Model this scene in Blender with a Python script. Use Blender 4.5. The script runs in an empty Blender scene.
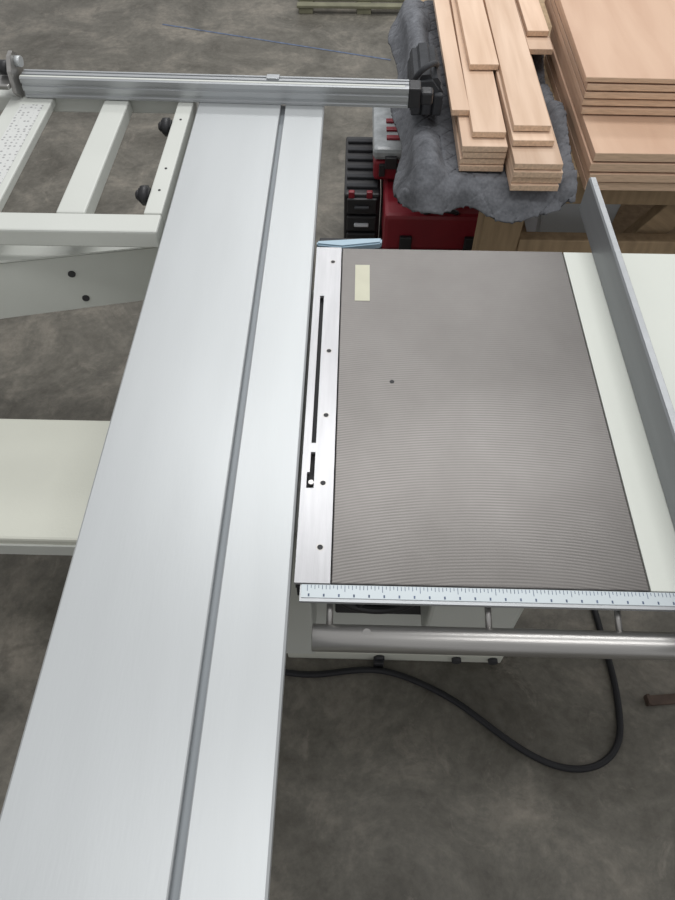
import bpy, bmesh, math, random
from mathutils import Vector, Matrix, noise
random.seed(4)
S=bpy.context.scene
try:
    S.view_settings.view_transform='Standard'; S.view_settings.look='None'
except Exception: pass
C=bpy.context.collection

# ---------------------------------------------------------------- materials
def mat(name,col,rough=.5,metal=0.0,var=.08,vscale=8,bump=0.0,bscale=60,stretch=(1,1,1),spec=.5,var2=0,v2scale=60):
    m=bpy.data.materials.new(name); m.use_nodes=True
    nt=m.node_tree; N=nt.nodes; L=nt.links
    b=N['Principled BSDF']; b.inputs['Roughness'].default_value=rough; b.inputs['Metallic'].default_value=metal
    b.inputs['Specular IOR Level'].default_value=spec
    tc=N.new('ShaderNodeTexCoord'); mp=N.new('ShaderNodeMapping'); mp.inputs['Scale'].default_value=stretch
    L.new(tc.outputs['Object'],mp.inputs['Vector'])
    n=N.new('ShaderNodeTexNoise'); n.inputs['Scale'].default_value=vscale; n.inputs['Detail'].default_value=6
    L.new(mp.outputs[0],n.inputs['Vector'])
    r=N.new('ShaderNodeValToRGB')
    r.color_ramp.elements[0].position=.3; r.color_ramp.elements[1].position=.7
    r.color_ramp.elements[0].color=tuple(c*(1-var) for c in col)+(1,)
    r.color_ramp.elements[1].color=tuple(min(1,c*(1+var)) for c in col)+(1,)
    L.new(n.outputs['Fac'],r.inputs['Fac'])
    out=r.outputs['Color']
    if var2:
        n2=N.new('ShaderNodeTexNoise'); n2.inputs['Scale'].default_value=v2scale; n2.inputs['Detail'].default_value=5
        L.new(mp.outputs[0],n2.inputs['Vector'])
        mr=N.new('ShaderNodeMapRange'); mr.inputs[1].default_value=.3; mr.inputs[2].default_value=.7
        mr.inputs[3].default_value=1-var2; mr.inputs[4].default_value=1+var2
        L.new(n2.outputs['Fac'],mr.inputs[0])
        mx=N.new('ShaderNodeVectorMath'); mx.operation='SCALE'
        L.new(out,mx.inputs[0]); L.new(mr.outputs[0],mx.inputs['Scale']); out=mx.outputs[0]
    L.new(out,b.inputs['Base Color'])
    if bump:
        nb=N.new('ShaderNodeTexNoise'); nb.inputs['Scale'].default_value=bscale; nb.inputs['Detail'].default_value=4
        L.new(mp.outputs[0],nb.inputs['Vector'])
        bp=N.new('ShaderNodeBump'); bp.inputs['Strength'].default_value=bump; bp.inputs['Distance'].default_value=.002
        L.new(nb.outputs['Fac'],bp.inputs['Height']); L.new(bp.outputs[0],b.inputs['Normal'])
    return m

M={}
M['alu']=mat('brushed_anodised_aluminium',(.485,.505,.51),.40,.35,.022,2.2,.04,40,(7,1,1),var2=.025,v2scale=1.5)
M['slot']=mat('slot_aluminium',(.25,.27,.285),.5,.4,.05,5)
M['alu2']=mat('fence_aluminium',(.42,.435,.445),.36,.55,.05,5,.05,60,(1,10,10))
M['alud']=mat('rip_fence_aluminium',(.25,.26,.27),.45,.5,.05,5,.05,60,(10,1,10))
M['insert']=mat('insert_steel',(.40,.40,.41),.34,.5,.06,10,.06,60,(12,1,1))
M['white']=mat('white_powder_coat',(.57,.585,.545),.5,0,.03,5,.15,200)
M['cream']=mat('cream_powder_coat',(.60,.605,.53),.5,0,.03,5,.15,200)
M['ext']=mat('extension_paint',(.61,.63,.575),.45,0,.02,5,.1,200)
M['rulerm']=mat('ruler_face',(.50,.55,.57),.4,.2,.03,5)
M['steel']=mat('rail_steel',(.38,.37,.355),.33,.8,.08,6,.06,60,(1,14,14))
M['black']=mat('black_plastic',(.018,.018,.02),.45,0,.2,10,.2,200)
M['dark']=mat('dark_cast',(.03,.03,.032),.7,0,.2,10)
M['rubber']=mat('cable_rubber',(.014,.014,.016),.5,0,.2,10,spec=.3)
M['red']=mat('red_plastic',(.22,.012,.022),.38,0,.1,8,.2,150)
M['clear']=mat('clear_lid',(.33,.35,.36),.25,0,.25,25)
M['blue']=mat('light_blue_plastic',(.33,.45,.53),.4,0,.05,8)
M['tape']=mat('blue_chalk',(.10,.13,.20),.8,0,.4,30)
M['label']=mat('label_paper',(.55,.54,.42),.6,0,.04,30)
M['blanket']=mat('quilted_blanket',(.15,.155,.168),.95,0,.2,25,.7,120,spec=.1,var2=.15,v2scale=150)
M['stud']=mat('stud_lumber',(.36,.26,.16),.7,0,.18,6,.3,60,(8,8,1),spec=.2)
M['bag']=mat('tool_bag_fabric',(.03,.032,.036),.8,0,.3,20,.6,150)
M['bin']=mat('grey_bin_plastic',(.5,.52,.54),.5,0,.05,5)
M['rust']=mat('rusty_steel',(.09,.06,.045),.7,.2,.3,30)
M['plyedge']=mat('plywood_edge',(.64,.46,.32),.7,0,.15,30,.3,90,(1,1,12),spec=.2)
M['boardend']=mat('board_end_grain',(.66,.48,.34),.7,0,.15,30,.3,90,(6,1,6),spec=.2)
M['pallet']=mat('pallet_wood',(.17,.165,.11),.8,0,.25,10)

def wood(name,c1,c2,sc=9,lo=.80):
    m=bpy.data.materials.new(name); m.use_nodes=True; nt=m.node_tree;N=nt.nodes;L=nt.links;b=N['Principled BSDF']
    b.inputs['Roughness'].default_value=.55; b.inputs['Specular IOR Level'].default_value=.3
    tc=N.new('ShaderNodeTexCoord'); oi=N.new('ShaderNodeObjectInfo'); mp=N.new('ShaderNodeMapping'); mp.inputs['Scale'].default_value=(sc,.7,sc)
    L.new(tc.outputs['Object'],mp.inputs['Vector'])
    ad=N.new('ShaderNodeVectorMath'); ad.operation='ADD'; L.new(mp.outputs[0],ad.inputs[0])
    sc2=N.new('ShaderNodeMath'); sc2.operation='MULTIPLY'; sc2.inputs[1].default_value=37; L.new(oi.outputs['Random'],sc2.inputs[0]); L.new(sc2.outputs[0],ad.inputs[1])
    n=N.new('ShaderNodeTexNoise'); n.inputs['Scale'].default_value=3; n.inputs['Detail'].default_value=8; n.inputs['Distortion'].default_value=.6
    L.new(ad.outputs[0],n.inputs['Vector'])
    r=N.new('ShaderNodeValToRGB'); r.color_ramp.elements[0].position=.3; r.color_ramp.elements[1].position=.68
    r.color_ramp.elements[0].color=c1+(1,); r.color_ramp.elements[1].color=c2+(1,)
    L.new(n.outputs['Fac'],r.inputs['Fac'])
    mr=N.new('ShaderNodeMapRange'); mr.inputs[3].default_value=lo; mr.inputs[4].default_value=1.08; L.new(oi.outputs['Random'],mr.inputs[0])
    mx=N.new('ShaderNodeVectorMath'); mx.operation='SCALE'; L.new(r.outputs[0],mx.inputs[0]); L.new(mr.outputs[0],mx.inputs['Scale'])
    L.new(mx.outputs[0],b.inputs['Base Color'])
    return m
M['beech']=wood('planed_hardwood',(.57,.395,.275),(.72,.535,.40))
M['ply']=wood('plywood_face',(.50,.325,.225),(.58,.40,.285),5,.88)

def iron():
    m=bpy.data.materials.new('milled_cast_iron'); m.use_nodes=True; nt=m.node_tree;N=nt.nodes;L=nt.links;b=N['Principled BSDF']
    b.inputs['Metallic'].default_value=.6; b.inputs['Roughness'].default_value=.36
    tc=N.new('ShaderNodeTexCoord'); mp=N.new('ShaderNodeMapping'); mp.inputs['Location'].default_value=(-.02,1.3,0)
    L.new(tc.outputs['Object'],mp.inputs['Vector'])
    w=N.new('ShaderNodeTexWave'); w.wave_type='RINGS'; w.rings_direction='Z'; w.inputs['Scale'].default_value=66; w.inputs['Distortion'].default_value=1.4; w.inputs['Detail'].default_value=1
    w.inputs['Detail Scale'].default_value=.25
    L.new(mp.outputs[0],w.inputs['Vector'])
    n=N.new('ShaderNodeTexNoise'); n.inputs['Scale'].default_value=9; n.inputs['Detail'].default_value=4; L.new(tc.outputs['Object'],n.inputs['Vector'])
    sx=N.new('ShaderNodeSeparateXYZ'); L.new(tc.outputs['Object'],sx.inputs[0])
    fade=N.new('ShaderNodeMapRange'); fade.inputs[1].default_value=.24; fade.inputs[2].default_value=-.10; fade.inputs[3].default_value=.18; fade.inputs[4].default_value=1.0
    L.new(sx.outputs['Y'],fade.inputs[0])
    amp=N.new('ShaderNodeMath'); amp.operation='MULTIPLY'; L.new(fade.outputs[0],amp.inputs[0]); L.new(n.outputs['Fac'],amp.inputs[1])
    wc=N.new('ShaderNodeMath'); wc.operation='SUBTRACT'; L.new(w.outputs['Fac'],wc.inputs[0]); wc.inputs[1].default_value=.5
    wa=N.new('ShaderNodeMath'); wa.operation='MULTIPLY'; L.new(wc.outputs[0],wa.inputs[0]); L.new(amp.outputs[0],wa.inputs[1])
    s=N.new('ShaderNodeMath'); s.operation='MULTIPLY_ADD'; L.new(wa.outputs[0],s.inputs[0]); s.inputs[1].default_value=.75; s.inputs[2].default_value=1.0
    n2=N.new('ShaderNodeTexNoise'); n2.inputs['Scale'].default_value=4; n2.inputs['Detail'].default_value=9; n2.inputs['Roughness'].default_value=.65; L.new(tc.outputs['Object'],n2.inputs['Vector'])
    r=N.new('ShaderNodeValToRGB'); r.color_ramp.elements[0].position=.3; r.color_ramp.elements[1].position=.7
    r.color_ramp.elements[0].color=(.122,.114,.107,1); r.color_ramp.elements[1].color=(.160,.151,.143,1)
    L.new(n2.outputs['Fac'],r.inputs['Fac'])
    mx=N.new('ShaderNodeVectorMath'); mx.operation='SCALE'; L.new(r.outputs[0],mx.inputs[0]); L.new(s.outputs[0],mx.inputs['Scale'])
    L.new(mx.outputs[0],b.inputs['Base Color'])
    bp=N.new('ShaderNodeBump'); bp.inputs['Strength'].default_value=.12; bp.inputs['Distance'].default_value=.0005; L.new(wa.outputs[0],bp.inputs['Height']); L.new(bp.outputs[0],b.inputs['Normal'])
    return m
M['iron']=iron()

def concrete():
    m=bpy.data.materials.new('stained_concrete'); m.use_nodes=True; nt=m.node_tree;N=nt.nodes;L=nt.links;b=N['Principled BSDF']
    b.inputs['Roughness'].default_value=.5; b.inputs['Specular IOR Level'].default_value=.35
    tc=N.new('ShaderNodeTexCoord')
    def nz(sc,det,dist=0,ro=.62):
        n=N.new('ShaderNodeTexNoise'); n.inputs['Scale'].default_value=sc; n.inputs['Detail'].default_value=det; n.inputs['Distortion'].default_value=dist
        n.inputs['Roughness'].default_value=ro
        L.new(tc.outputs['Object'],n.inputs['Vector']); return n
    a=nz(2.8,12,.5,.70); r=N.new('ShaderNodeValToRGB')
    e=r.color_ramp.elements; e[0].position=.36; e[0].color=(.078,.071,.057,1); e[1].position=.66; e[1].color=(.225,.203,.168,1)
    q=e.new(.5); q.color=(.128,.119,.099,1)
    L.new(a.outputs['Fac'],r.inputs['Fac'])
    c=nz(40,8,.3,.7); mr=N.new('ShaderNodeMapRange'); mr.inputs[1].default_value=.3; mr.inputs[2].default_value=.7; mr.inputs[3].default_value=.80; mr.inputs[4].default_value=1.20
    L.new(c.outputs['Fac'],mr.inputs[0])
    mx=N.new('ShaderNodeVectorMath'); mx.operation='SCALE'; L.new(r.outputs[0],mx.inputs[0]); L.new(mr.outputs[0],mx.inputs['Scale'])
    d=nz(8,14,1.0,.72); dr=N.new('ShaderNodeMapRange'); dr.inputs[1].default_value=.56; dr.inputs[2].default_value=.68; dr.inputs[3].default_value=0; dr.inputs[4].default_value=.55
    L.new(d.outputs['Fac'],dr.inputs[0])
    mix=N.new('ShaderNodeMix'); mix.data_type='RGBA'; L.new(dr.outputs[0],mix.inputs[0]); L.new(mx.outputs[0],mix.inputs[6]); mix.inputs[7].default_value=(.24,.215,.18,1)
    # dark drips / stains
    g=nz(5.5,10,.6,.6); gr=N.new('ShaderNodeMapRange'); gr.inputs[1].default_value=.60; gr.inputs[2].default_value=.68; gr.inputs[3].default_value=0; gr.inputs[4].default_value=.45
    L.new(g.outputs['Fac'],gr.inputs[0])
    mix2=N.new('ShaderNodeMix'); mix2.data_type='RGBA'; L.new(gr.outputs[0],mix2.inputs[0]); L.new(mix.outputs[2],mix2.inputs[6]); mix2.inputs[7].default_value=(.055,.050,.042,1)
    L.new(mix2.outputs[2],b.inputs['Base Color'])
    bp=N.new('ShaderNodeBump'); bp.inputs['Strength'].default_value=.25; bp.inputs['Distance'].default_value=.003; L.new(c.outputs['Fac'],bp.inputs['Height']); L.new(bp.outputs[0],b.inputs['Normal'])
    return m
M['floor']=concrete()

def perf():
    m=bpy.data.materials.new('scale_print'); m.use_nodes=True; nt=m.node_tree;N=nt.nodes;L=nt.links;b=N['Principled BSDF']; b.inputs['Roughness'].default_value=.45
    tc=N.new('ShaderNodeTexCoord'); v=N.new('ShaderNodeTexVoronoi'); v.inputs['Scale'].default_value=85; v.inputs['Randomness'].default_value=.35; L.new(tc.outputs['Object'],v.inputs['Vector'])
    r=N.new('ShaderNodeValToRGB'); r.color_ramp.elements[0].position=.22; r.color_ramp.elements[1].position=.3; r.color_ramp.elements[0].color=(.33,.33,.33,1); r.color_ramp.elements[1].color=(.60,.61,.59,1)
    L.new(v.outputs['Distance'],r.inputs['Fac']); L.new(r.outputs[0],b.inputs['Base Color']); return m
M['perf']=perf()

# ---------------------------------------------------------------- helpers
def empty(name,loc=(0,0,0)):
    e=bpy.data.objects.new(name,None); e.location=loc; e.empty_display_size=.1; C.objects.link(e); return e
def link(name,me,m,parent=None,smooth=False):
    o=bpy.data.objects.new(name,me); C.objects.link(o)
    if m is not None: me.materials.append(M[m] if isinstance(m,str) else m)
    if smooth:
        for p in me.polygons: p.use_smooth=True
    if parent: o.parent=parent
    return o
def box(name,x0,x1,y0,y1,z0,z1,m,parent=None,bev=.002,rz=0,seg=2):
    cx,cy,cz=(x0+x1)/2,(y0+y1)/2,(z0+z1)/2
    bm=bmesh.new(); bmesh.ops.create_cube(bm,size=1)
    bmesh.ops.scale(bm,vec=(x1-x0,y1-y0,z1-z0),verts=bm.verts)
    if bev: bmesh.ops.bevel(bm,geom=bm.edges[:],offset=bev,segments=seg,affect='EDGES',profile=.5)
    me=bpy.data.meshes.new(name); bm.to_mesh(me); bm.free()
    o=link(name,me,m,parent); o.location=(cx,cy,cz); o.rotation_euler=(0,0,rz); return o
def prism(name,poly,axis,a0,a1,m,parent=None,bev=0):
    """extrude closed 2-D polygon. axis 'Y': poly=(x,z); 'X': poly=(y,z); 'Z': poly=(x,y)"""
    bm=bmesh.new()
    def v(p,a):
        return (p[0],a,p[1]) if axis=='Y' else ((a,p[0],p[1]) if axis=='X' else (p[0],p[1],a))
    A=[bm.verts.new(v(p,a0)) for p in poly]; B=[bm.verts.new(v(p,a1)) for p in poly]
    n=len(poly)
    for i in range(n): bm.faces.new((A[i],A[(i+1)%n],B[(i+1)%n],B[i]))
    bm.faces.new(A); bm.faces.new(B[::-1])
    bmesh.ops.recalc_face_normals(bm,faces=bm.faces)
    if bev: bmesh.ops.bevel(bm,geom=bm.edges[:],offset=bev,segments=2,affect='EDGES')
    me=bpy.data.meshes.new(name); bm.to_mesh(me); bm.free()
    return link(name,me,m,parent)
def cyl(name,p0,p1,r,m,parent=None,seg=32,r2=None,bev=0):
    p0,p1=Vector(p0),Vector(p1); d=p1-p0
    bm=bmesh.new(); bmesh.ops.create_cone(bm,cap_ends=True,segments=seg,radius1=r,radius2=r if r2 is None else r2,depth=d.length)
    if bev:
        ed=[e for e in bm.edges if abs(e.verts[0].co.z-e.verts[1].co.z)<1e-6]
        bmesh.ops.bevel(bm,geom=ed,offset=bev,segments=2,affect='EDGES')
    me=bpy.data.meshes.new(name); bm.to_mesh(me); bm.free()
    for p in me.polygons: p.use_smooth=len(p.vertices)==4
    o=link(name,me,m,parent); o.location=(p0+p1)/2; o.rotation_mode='QUATERNION'; o.rotation_quaternion=d.to_track_quat('Z','Y'); return o
def gridplate(name,xs,ys,z0,z1,holes,m,parent=None):
    bm=bmesh.new(); nx,ny=len(xs)-1,len(ys)-1
    solid=lambda i,j:0<=i<nx and 0<=j<ny and (i,j) not in holes
    def q(*c): bm.faces.new([bm.verts.new(k) for k in c])
    for i in range(nx):
        for j in range(ny):
            if not solid(i,j): continue
            a,b,c,d=xs[i],xs[i+1],ys[j],ys[j+1]
            q((a,c,z1),(b,c,z1),(b,d,z1),(a,d,z1)); q((a,c,z0),(a,d,z0),(b,d,z0),(b,c,z0))
            if not solid(i-1,j): q((a,c,z0),(a,c,z1),(a,d,z1),(a,d,z0))
            if not solid(i+1,j): q((b,c,z0),(b,d,z0),(b,d,z1),(b,c,z1))
            if not solid(i,j-1): q((a,c,z0),(b,c,z0),(b,c,z1),(a,c,z1))
            if not solid(i,j+1): q((a,d,z0),(a,d,z1),(b,d,z1),(b,d,z0))
    bmesh.ops.remove_doubles(bm,verts=bm.verts,dist=1e-6); bmesh.ops.recalc_face_normals(bm,faces=bm.faces)
    me=bpy.data.meshes.new(name); bm.to_mesh(me); bm.free(); return link(name,me,m,parent)
def curve(name,pts,r,m,parent=None,cyc=False):
    cu=bpy.data.curves.new(name,'CURVE'); cu.dimensions='3D'; cu.bevel_depth=r; cu.bevel_resolution=5; cu.resolution_u=12
    s=cu.splines.new('NURBS'); s.points.add(len(pts)-1); s.order_u=4; s.use_endpoint_u=True
    for i,p in enumerate(pts): s.points[i].co=tuple(p)+(1,)
    o=bpy.data.objects.new(name,cu); C.objects.link(o); cu.materials.append(M[m])
    if parent: o.parent=parent
    return o

# ---------------------------------------------------------------- floor
me=bpy.data.meshes.new('floor'); me.from_pydata([(-8,-5,0),(8,-5,0),(8,10,0),(-8,10,0)],[],[(0,1,2,3)]); link('floor',me,'floor')
o=box('chalk_line',-.66,.66,-.006,.006,0.0005,.0015,'tape',None,0); o.location=(-.45,3.96,.001); o.rotation_euler=(0,0,math.atan2(-.38,1.25))

# ---------------------------------------------------------------- saw
saw=empty('sliding_table_saw')
T=.87
prof=[(-.375,T-.003),(-.372,T),(-.1785,T),(-.1770,T-.0015),(-.1770,T-.008),(-.185,T-.008),(-.185,T-.018),(-.158,T-.018),(-.158,T-.008),(-.1655,T-.008),(-.1655,T-.0015),(-.164,T),
      (-.0765,T),(-.0735,T-.003),(-.0735,T-.020),(-.082,T-.024),(-.082,T-.060),(-.095,T-.095),(-.15,T-.10),(-.30,T-.10),(-.35,T-.085),(-.358,T-.03),(-.375,T-.022)]
prism('sliding_carriage',prof,'Y',-.75,1.655,'alu',saw)
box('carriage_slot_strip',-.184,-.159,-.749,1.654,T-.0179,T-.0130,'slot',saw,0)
box('slide_support_beam',-.30,-.14,-.55,1.45,.55,.765,'cream',saw,.006)
box('slide_guide_rail',-.27,-.17,-.60,1.5,.765,.785,'steel',saw,.002)
box('cast_iron_top',-.0185,.4045,.3965,1.0985,T-.012,T,'iron',saw,.0015)
prism('cast_iron_skirt',[(-.066,T-.012),(.404,T-.012),(.404,T-.045),(.385,T-.045),(.385,T-.02),(-.05,T-.02),(-.05,T-.045),(-.066,T-.045)],'Y',.40,1.095,'dark',saw)
box('table_front_web',-.066,.404,.3975,.41,T-.045,T-.013,'dark',saw,.001)
for i in range(5):
    box('casting_rib_%d'%i,-.05,.385,.50+i*.13,.512+i*.13,T-.045,T-.013,'dark',saw,0)
gridplate('blade_insert',[-.068,-.0600,-.0560,-.0490,-.0475,-.0200],[.3965,.547,.575,.612,.629,.962,1.1],T-.006,T,{(2,4),(2,1),(2,2),(1,1)},'insert',saw)
box('insert_bed',-.067,-.02,.397,1.099,T-.018,T-.0125,'dark',saw,0)
cyl('saw_blade',(-.0540,.795,T-.172),(-.0512,.795,T-.172),.155,'steel',saw,64)
cyl('scoring_blade',(-.0535,.592,T-.063),(-.0515,.592,T-.063),.053,'dark',saw,48)
cyl('scoring_adjust_knob',(-.0535,.560,T-.012),(-.0535,.560,T-.004),.004,'steel',saw,16)
for i,y in enumerate([1.057,.824,.684,.556,.450]):
    cyl('insert_screw_%d'%i,(-.0355,y,T-.004),(-.0355,y,T+.0004),.0040,'dark',saw,20)
    cyl('insert_screw_ring_%d'%i,(-.0355,y,T-.004),(-.0355,y,T+.0002),.0056,'steel',saw,20)
box('table_label',.007,.034,.950,1.049,T,T+.0006,'label',saw,0)
cyl('table_pin_hole',(.070,.757,T-.004),(.070,.757,T+.0003),.0038,'dark',saw,20)
box('extension_top',.4065,1.05,.3965,1.0985,T-.006,T-.001,'ext',saw,.001)
box('extension_lip_front',.407,1.05,.3970,.402,T-.05,T-.006,'ext',saw,.001)
box('extension_lip_rear',.407,1.05,1.093,1.098,T-.05,T-.006,'ext',saw,.001)
prism('rail_mounting_angle',[(.3715,T-.003),(.396,T-.003),(.396,T-.045),(.392,T-.045),(.392,T-.009),(.3715,T-.009)],'X',-.060,1.05,'alu2',saw)
box('ruler_strip',-.058,1.05,.3765,.3950,T-.003,T-.0018,'rulerm',saw,0)
bm=bmesh.new()
for i in range(0,221):
    x=-.05+i*.005; ln=.009 if i%10==0 else (.006 if i%5==0 or i%2==0 else .0045)
    if x>1.04: break
    vs=[bm.verts.new(p) for p in((x-.0004,.3945-ln,T-.0016),(x+.0004,.3945-ln,T-.0016),(x+.0004,.3945,T-.0016),(x-.0004,.3945,T-.0016))]; bm.faces.new(vs)
    if i%4==0:
        vs=[bm.verts.new(p) for p in((x+.001,.3780,T-.0016),(x+.0032,.3780,T-.0016),(x+.0032,.3820,T-.0016),(x+.001,.3820,T-.0016))]; bm.faces.new(vs)
me=bpy.data.meshes.new('ruler_marks'); bm.to_mesh(me); bm.free(); link('ruler_marks',me,'tape',saw)
def tube(name,x0,x1,y,z,ro,ri,m,parent):
    bm=bmesh.new(); n=48; R=[]
    for (x,r) in((x0+.012,ri),(x0,ri),(x0,ro-.001),(x0+.001,ro),(x1-.001,ro),(x1,ro-.001),(x1,ri),(x1-.012,ri)):
        R.append([bm.verts.new((x,y+r*math.cos(2*math.pi*k/n),z+r*math.sin(2*math.pi*k/n))) for k in range(n)])
    for a,b in zip(R,R[1:]):
        for k in range(n): bm.faces.new((a[k],a[(k+1)%n],b[(k+1)%n],b[k]))
    bm.faces.new(R[0]); bm.faces.new(R[-1]); bmesh.ops.recalc_face_normals(bm,faces=bm.faces)
    me=bpy.data.meshes.new(name); bm.to_mesh(me); bm.free()
    for p in me.polygons: p.use_smooth=len(p.vertices)==4
    return link(name,me,m,parent)
tube('fence_round_rail',-.043,1.08,.3410,.818,.0183,.0125,'steel',saw)
for i,x in enumerate([-.020,.195,.37,.80]):
    cyl('rail_bolt_%d'%i,(x,.352,.825),(x,.400,.838),.0045,'steel',saw,20)
    cyl('rail_nut_%d'%i,(x,.386,.834),(x,.395,.8365),.009,'steel',saw,6)
cyl('rail_clamp_screw',(.03,.343,.8350),(.03,.3415,.8374),.006,'steel',saw,20)
# cabinet
prism('cabinet',[(.60,.05),(.60,.80),(1.06,.80),(1.06,.05)],'X',-.13,.385,'white',saw,.004)
box('cabinet_plinth',-.14,.395,.595,1.07,.0,.05,'cream',saw,.004)
box('cabinet_neck_panel',-.14,-.06,.50,.60,.30,.82,'white',saw,.004)
box('shadowed_cutout_panel',-.02,.17,.592,.602,.30,.60,'dark',saw,.004)  # dark panel on the cabinet face, its colour standing in for a shadowed recess
box('control_panel',.16,.33,.52,.60,.34,.70,'white',saw,.008)
bpy.ops.mesh.primitive_torus_add(major_radius=.075,minor_radius=.010,location=(.06,.53,.55),rotation=(math.pi/2,0,0)); w=bpy.context.object; w.name='height_handwheel_rim'; w.data.materials.append(M['black']); w.parent=saw
cyl('height_handwheel_hub',(.06,.52,.55),(.06,.60,.55),.022,'black',saw,24)
for k in range(3):
    a=k*2.094; cyl('handwheel_spoke_%d'%k,(.06,.53,.55),(.06+.075*math.cos(a),.53,.55+.075*math.sin(a)),.006,'black',saw,12)
for i,x in enumerate([.09,.28,.37]):
    cyl('plinth_bolt_%d'%i,(x,.585,.028),(x,.600,.028),.012,'black' if i==0 else 'dark',saw,16)
box('plinth_foot',.075,.10,.575,.598,0,.03,'black',saw,.003)
box('frame_outboard_step',-1.25,-.29,.638,.940,.465,.52,'cream',saw,.006)
box('frame_outboard_step_lip',-1.25,-.29,.634,.640,.462,.500,'white',saw,.001)

# ---------------------------------------------------------------- rip fence
rf=empty('rip_fence')
prism('fence_plate',[(.4605,T+.001),(.4605,T+.069),(.463,T+.072),(.4725,T+.072),(.4750,T+.069),(.4750,T+.030),(.498,T+.028),(.498,T+.022),(.4750,T+.020),(.4750,T+.001)],'Y',.20,1.235,'alud',rf)
prism('fence_top_trim',[(.4628,T+.0721),(.4628,T+.0726),(.4725,T+.0726),(.4725,T+.0721)],'Y',.21,1.234,'alu2',rf)
prism('fence_carriage',[(.28,T+.002),(.34,T+.002),(.372,T-.012),(.372,T-.02),(.36,T-.028),(.315,T-.028),(.315,T-.07),(.28,T-.06)],'X',.62,.74,'black',rf,.003)
box('fence_carriage_arm',.498,.62,.30,.36,T+.002,T+.030,'alud',rf,.003)

# ---------------------------------------------------------------- crosscut fence
cf=empty('crosscut_fence'); 
z=T+.001; k=.86
fp=[(0,0),(0,.006),(.003,.008),(.003,.016),(0,.018),(0,.030),(.003,.032),(.003,.038),(0,.040),(0,.052),(.003,.055),
    (.012,.055),(.012,.051),(.018,.051),(.018,.055),(.028,.055),(.028,.050),(.034,.050),(.034,.055),(.040,.055),(.040,0)]
fp=[(a,z+b*k) for a,b in fp]
prism('fence_extrusion',fp,'X',-.46,.460,'alu2',cf)
prism('fence_scale',[(.004,z+.0474),(.004,z+.0479),(.011,z+.0479),(.011,z+.0474)],'X',-.46,.45,'white',cf)
box('fence_end_cap',.460,.488,-.002,.042,z,z+.047,'black',cf,.003)
box('fence_end_grip',.488,.518,.004,.036,z+.004,z+.036,'black',cf,.006)
prism('flip_stop_plate',[(-.02,z+.02),(.0,z+.0),(.045,z+.0),(.055,z+.05),(.05,z+.080),(.03,z+.094),(.01,z+.090),(-.012,z+.065)],'X',-.478,-.468,'steel',cf,.001)
cyl('flip_stop_knob',(-.512,.02,z+.06),(-.478,.02,z+.06),.016,'black',cf,24,bev=.003)
cyl('flip_stop_pivot',(-.470,.03,z+.070),(-.455,.03,z+.070),.012,'alu',cf,24)
box('flip_stop_arm',-.515,-.478,-.028,.060,z+.03,z+.042,'steel',cf,.003)
box('fence_joint_clip',.125,.155,.020,.039,z+.0472,z+.052,'alu2',cf,.001)
cf.location=(-.335,1.635,0); cf.rotation_euler=(0,0,math.radians(-1.7))

# ---------------------------------------------------------------- outrigger
of=empty('outrigger_frame')
z0,z1=T-.042,T-.002
box('front_beam',-1.35,-.388,1.142,1.200,z0,z1,'white',of,.004)
box('rear_beam',-1.35,-.388,1.66,1.715,z0,z1,'white',of,.004)
box('slat_left',-.835,-.730,1.201,1.66,z1-.02,z1,'white',of,.003)
box('slat_left_scale',-.80,-.745,1.21,1.62,z1,z1+.001,'perf',of,0)
box('slat_middle',-.605,-.545,1.201,1.66,z0+.004,z1,'white',of,.004)
box('slat_clamp',-.425,-.388,1.201,1.66,z0+.004,z1+.001,'white',of,.003)
box('slat_outer',-1.10,-1.04,1.201,1.66,z0+.004,z1,'white',of,.004)
for i,(x,y) in enumerate([(-.430,1.545),(-.430,1.275)]):
    cyl('clamp_knob_%d'%i,(x-.018,y,T-.010),(x+.004,y,T-.010),.021,'black',of,7,bev=.004)
    cyl('clamp_stem_%d'%i,(x,y,T-.014),(x+.01,y,T-.014),.006,'black',of,12)
    cyl('clamp_knob_cap_%d'%i,(x-.026,y,T-.010),(x-.016,y,T-.010),.011,'black',of,16,bev=.003)
for i,y in enumerate([1.28,1.36,1.56]): cyl('clamp_screw_%d'%i,(-.406,y,z1),(-.406,y,z1+.0022),.0028,'dark',of,12)
sa=empty('swing_arm')
prism('arm_beam',[(.09,.775),(.09,.632),(-.95,.600),(-.95,.770)],'Y',0,.045,'white',sa,.004)
prism('arm_top_flange',[(.09,.776),(.09,.780),(-.95,.775),(-.95,.771)],'Y',-.006,.055,'white',sa,.001)
for i,(x,zz) in enumerate([(-.215,.725),(-.205,.655),(-.60,.70)]): cyl('arm_bolt_%d'%i,(x,-.003,zz),(x,.01,zz),.008,'dark',sa,16)
cyl('arm_post',(-.80,.022,.74),(-.80,.022,.83),.02,'steel',sa,24)
sa.location=(-.40,1.222,0); sa.rotation_euler=(0,0,math.radians(10.5))

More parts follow.
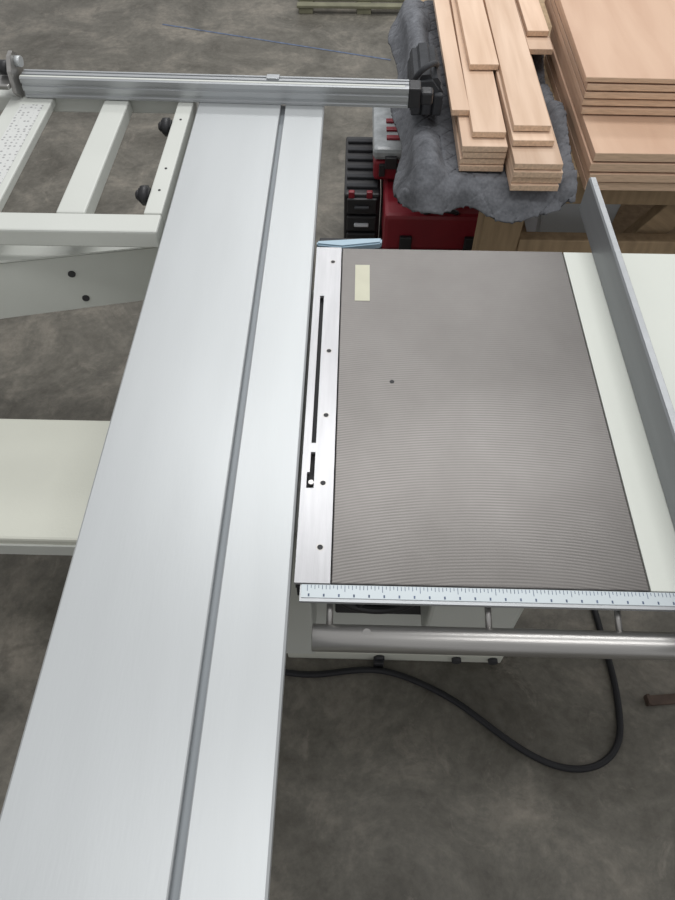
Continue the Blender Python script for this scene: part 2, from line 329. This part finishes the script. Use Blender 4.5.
# ---------------------------------------------------------------- cable
curve('power_cable',[(-.30,.60,.009),(-.14,.54,.009),(-.01,.56,.009),(.09,.575,.009),(.19,.54,.009),(.27,.50,.009),(.33,.455,.009),(.42,.385,.009),(.51,.345,.009),(.60,.355,.009),(.655,.41,.009),(.665,.48,.009),(.67,.56,.009),(.66,.66,.009),(.655,.80,.009),(.60,.95,.009),(.42,1.02,.010)],.0078,'rubber')
pb=prism('push_stick',[(-.07,1.128),(-.02,1.122),(.058,1.136),(.060,1.152),(.02,1.150),(-.07,1.140)],'Z',T-.03,T-.014,'blue',None,.003)
box('push_stick_shelf',-.066,.05,1.098,1.17,T-.05,T-.030,'dark',saw,.002)
o=prism('steel_bracket',[(-.05,0),(-.05,.022),(-.042,.022),(-.042,.006),(.06,.006),(.06,0)],'Y',-.012,.012,'rust',None,.001); o.location=(.785,.515,.0); o.rotation_euler=(0,0,.1)

# ---------------------------------------------------------------- workbench
wb=empty('workbench')
box('bench_top',.165,1.45,1.60,2.75,.68,.714,'stud',wb,.003)
box('front_rail',.47,1.42,1.625,1.665,.42,.50,'stud',wb,.003)
box('front_apron',.19,1.42,1.62,1.655,.62,.68,'stud',wb,.003)
for i,(x,y) in enumerate([(.36,1.63),(1.30,1.63),(.36,2.6),(1.30,2.6)]): box('leg_%d'%i,x,x+.11,y,y+.09,0,.68,'stud',wb,.004)
box('low_shelf',.50,1.40,1.70,2.60,.30,.32,'stud',wb,.002)
b=box('diagonal_brace',-.25,.25,-.02,.02,-.04,.04,'stud',wb,.003); b.location=(.86,1.70,.50); b.rotation_euler=(0,-1.0,0)
gb=empty('storage_bin')
prism('bin_body',[(.56,.33),(.54,.56),(.78,.56),(.76,.33)],'Y',1.76,2.05,'bin',gb,.01)
box('bin_rim',.53,.79,1.75,2.06,.55,.575,'bin',gb,.005)

# ---------------------------------------------------------------- blanket
bm=bmesh.new(); nu,nv=150,260
G=[]
for i in range(nu+1):
    row=[]
    u=-.065+ i/nu*.445
    for j in range(nv+1):
        v=-.070+ j/nv*1.09
        x=.166+max(u,0); y=1.560+max(v,0); zz=.728
        du=max(0,-u); dv=max(0,-v); dd=max(du,dv)
        zz-= .95*dd
        x-= .40*du; y-= .30*dv+.02*min(1,dv*30)
        nn=noise.noise(Vector((u*8,v*8,1.3)))*.024+noise.noise(Vector((u*18,v*18,4.1)))*.006
        q1=abs(((u+v)/.060)%1-.5)*2; q2=abs(((u-v)/.060)%1-.5)*2
        quilt=-.0035*(max(0,q1-.80)/.20+max(0,q2-.80)/.20)
        under=(u>.060 and u<.350 and v>-.01)
        if under: nn=min(nn,.0)*.15
        zz+= nn +quilt+ (.012 if dv>0 else 0)
        fr=min(1,max(0,(.03-v)/.03))
        y-= (dv*.45+.016*fr)*(.5+.5*math.sin(u*27+1.3*math.sin(u*9)+.6))
        fl=min(1,max(0,(.03-u)/.03))
        x-= (du*.30+.010*fl)*(.5+.5*math.sin(v*15+1.0))
        bagclear=1-math.exp(-((y-1.87)/.11)**4)
        h=math.exp(-((u-.020)/.028)**2)*.062*(.6+.4*math.sin(v*12+.5+1.5*math.sin(v*5)))*bagclear; zz+=h
        if u>.345: zz+=.045*min(1,(u-.345)/.02)*(.6+.4*math.sin(v*14+u*12))
        row.append(bm.verts.new((x,y,zz)))
    G.append(row)
for i in range(nu):
    for j in range(nv): bm.faces.new((G[i][j],G[i+1][j],G[i+1][j+1],G[i][j+1]))
me=bpy.data.meshes.new('moving_blanket'); bm.to_mesh(me); bm.free()
bl=link('moving_blanket',me,'blanket',None,True); sm=bl.modifiers.new('s','SOLIDIFY'); sm.thickness=.009; sm.offset=1

# ---------------------------------------------------------------- boards
def endmat(o,m,axis=1):
    o.data.materials.append(M[m])
    for p in o.data.polygons:
        if abs(p.normal[axis])>.7: p.material_index=1
ws=empty('wood_board_stack')
zb=.742
def board(n,x0,x1,y0,y1,zt,th=.0150,rz=0):
    o=box(n,x0,x1,y0,y1,zt-th,zt,'beech',ws,.0012,rz); endmat(o,'boardend'); return o
for l in range(4):
    board('board_low_left_%d'%l,.262+random.uniform(-.004,.004),.368,1.570+random.uniform(-.005,.008),2.62,zb+.017*(l+1))
    board('board_low_right_%d'%l,.376,.492+random.uniform(-.005,.003),1.490+random.uniform(-.004,.006),2.65,zb+.017*(l+1))
z4=zb+.068
board('board_mid_left',.285,.365,1.60,2.60,z4+.0175)
board('board_mid_left_inner',.236,.280,1.70,2.60,z4+.0175,rz=.012)
board('board_mid_right',.372,.470,1.565,2.60,z4+.0175,rz=.01)
board('board_top_right',.380,.468,1.600,2.62,z4+.035,rz=.0)
board('board_top_left',.298,.374,1.90,2.62,z4+.035,rz=.01)
board('board_far_right',.478,.545,2.03,2.7,z4+.0175)
board('board_far_right_top',.480,.540,2.10,2.7,z4+.035)

# ---------------------------------------------------------------- panels
ps=empty('plywood_panel_stack')
def panel(n,x0,x1,y0,y1,z0,z1,rz=0):
    o=box(n,x0,x1,y0,y1,z0,z1,'ply',ps,.0015,rz); endmat(o,'plyedge',1)
    return o
zz=.716
for l in range(4):
    panel('panel_lower_%d'%l,.568+random.uniform(-.004,.004),1.22,1.535+random.uniform(-.004,.004),2.2,zz,zz+.0215); zz+=.0255
for l in range(4):
    panel('panel_upper_%d'%l,.563+random.uniform(-.005,.005),1.16,1.705+random.uniform(-.004,.004),2.35,zz,zz+.0155,-.01); zz+=.0195
panel('panel_top',.558,1.15,1.70,2.3,zz,zz+.012,-.02)

# ---------------------------------------------------------------- tool boxes
def toolcase(name,x0,x1,y0,y1,z0,z1,body,lid,cleat='black'):
    r=empty(name); h=z1-z0
    box('case_body',x0,x1,y0,y1,z0,z0+h*.62,body,r,.012)
    box('case_lid',x0-.004,x1+.004,y0-.004,y1+.004,z0+h*.64,z1,lid,r,.014)
    n=5
    for i in range(n):
        xx=x0+(x1-x0)*(i+.5)/n
        box('rib_%d'%i,xx-.010,xx+.010,y0-.010,y0+.002,z0+.02,z0+h*.55,'black',r,.003)
    for i,xx in enumerate((x0+(x1-x0)*.2,x0+(x1-x0)*.8)):
        box('latch_%d'%i,xx-.020,xx+.020,y0-.018,y0,z0+h*.45,z0+h*.80,'red' if body=='black' else 'black',r,.004)
    curve('handle',[(x0+(x1-x0)*.35,y0+.02,z1-.01),(x0+(x1-x0)*.35,y0-.01,z1+.03),(x0+(x1-x0)*.65,y0-.01,z1+.03),(x0+(x1-x0)*.65,y0+.02,z1-.01)],.008,'black',r)
    for i in range(3):
        yy=y0+(y1-y0)*(.18+.16*i); box('lid_cleat_%d'%i,x0+.04,x1-.04,yy-.010,yy+.010,z1,z1+.008,cleat,r,.002)
    return r
toolcase('tool_case',.105,.46,1.91,2.30,0,.375,'red','red')
toolcase('tool_case.001',.065,.345,2.08,2.40,.385,.50,'red','clear','red')
o=empty('parts_organizer')
box('organizer_body',-.030,.092,2.04,2.40,0,.36,'black',o,.008)
for i in range(5): box('organizer_drawer_%d'%i,-.020,.082,2.026,2.04,.02+i*.068,.078+i*.068,'black',o,.005)
for i in range(5): box('organizer_pull_%d'%i,.005,.055,2.014,2.03,.045+i*.068,.054+i*.068,'bin' if i==3 else 'bag',o,.003)
for i in range(6): box('organizer_top_rib_%d'%i,-.022,.082,2.07+i*.055,2.09+i*.055,.36,.370,'bag',o,.003)
for i in range(2): box('organizer_clip_%d'%i,-.015+i*.06,.005+i*.06,2.032,2.048,.34,.372,'red',o,.003)

tb=empty('tool_bag')
prism('bag_body',[(.145,.765),(.140,.83),(.155,.865),(.20,.87),(.225,.84),(.225,.765)],'Y',1.78,1.98,'bag',tb,.012)
curve('bag_strap',[(.15,1.80,.85),(.16,1.76,.90),(.20,1.78,.91),(.21,1.86,.86)],.007,'bag',tb)
for i in range(3): box('bag_pocket_%d'%i,.145+i*.028,.168+i*.028,1.765,1.785,.775,.83,'bag',tb,.005)

pl=empty('wood_pallet')
for i in range(9): box('deck_%d'%i,-.34,.42,4.30+i*.095,4.35+i*.095,.03,.045,'pallet',pl,.003)
for i in range(3): box('runner_%d'%i,-.33+i*.33,-.25+i*.33,4.305,5.10,0,.03,'pallet',pl,.003)

# ---------------------------------------------------------------- lights
w=bpy.data.worlds.new('w'); S.world=w; w.use_nodes=True; w.node_tree.nodes['Background'].inputs[0].default_value=(.98,.985,1,1); w.node_tree.nodes['Background'].inputs[1].default_value=.55
def area(n,loc,sx,sy,e,rot=(0,0,0),col=(1,1,1)):
    l=bpy.data.lights.new(n,'AREA'); l.shape='RECTANGLE'; l.size=sx; l.size_y=sy; l.energy=e; l.color=col
    o=bpy.data.objects.new(n,l); C.objects.link(o); o.location=loc; o.rotation_euler=rot
area('ceiling_light_1',(.4,2.8,4.2),3.0,.6,65)
area('ceiling_light_2',(.4,5.2,4.2),3.0,.6,65)
area('ceiling_light_3',(.4,.2,4.2),3.0,.6,38)

cam=bpy.data.objects.new('camera',bpy.data.cameras.new('camera')); C.objects.link(cam); S.camera=cam
cam.data.sensor_fit='VERTICAL'; cam.data.sensor_height=36; cam.data.lens=27.6
cam.location=(0,0,1.72); cam.rotation_euler=(math.radians(35.96),0,math.radians(1.46)); cam.data.clip_start=.02
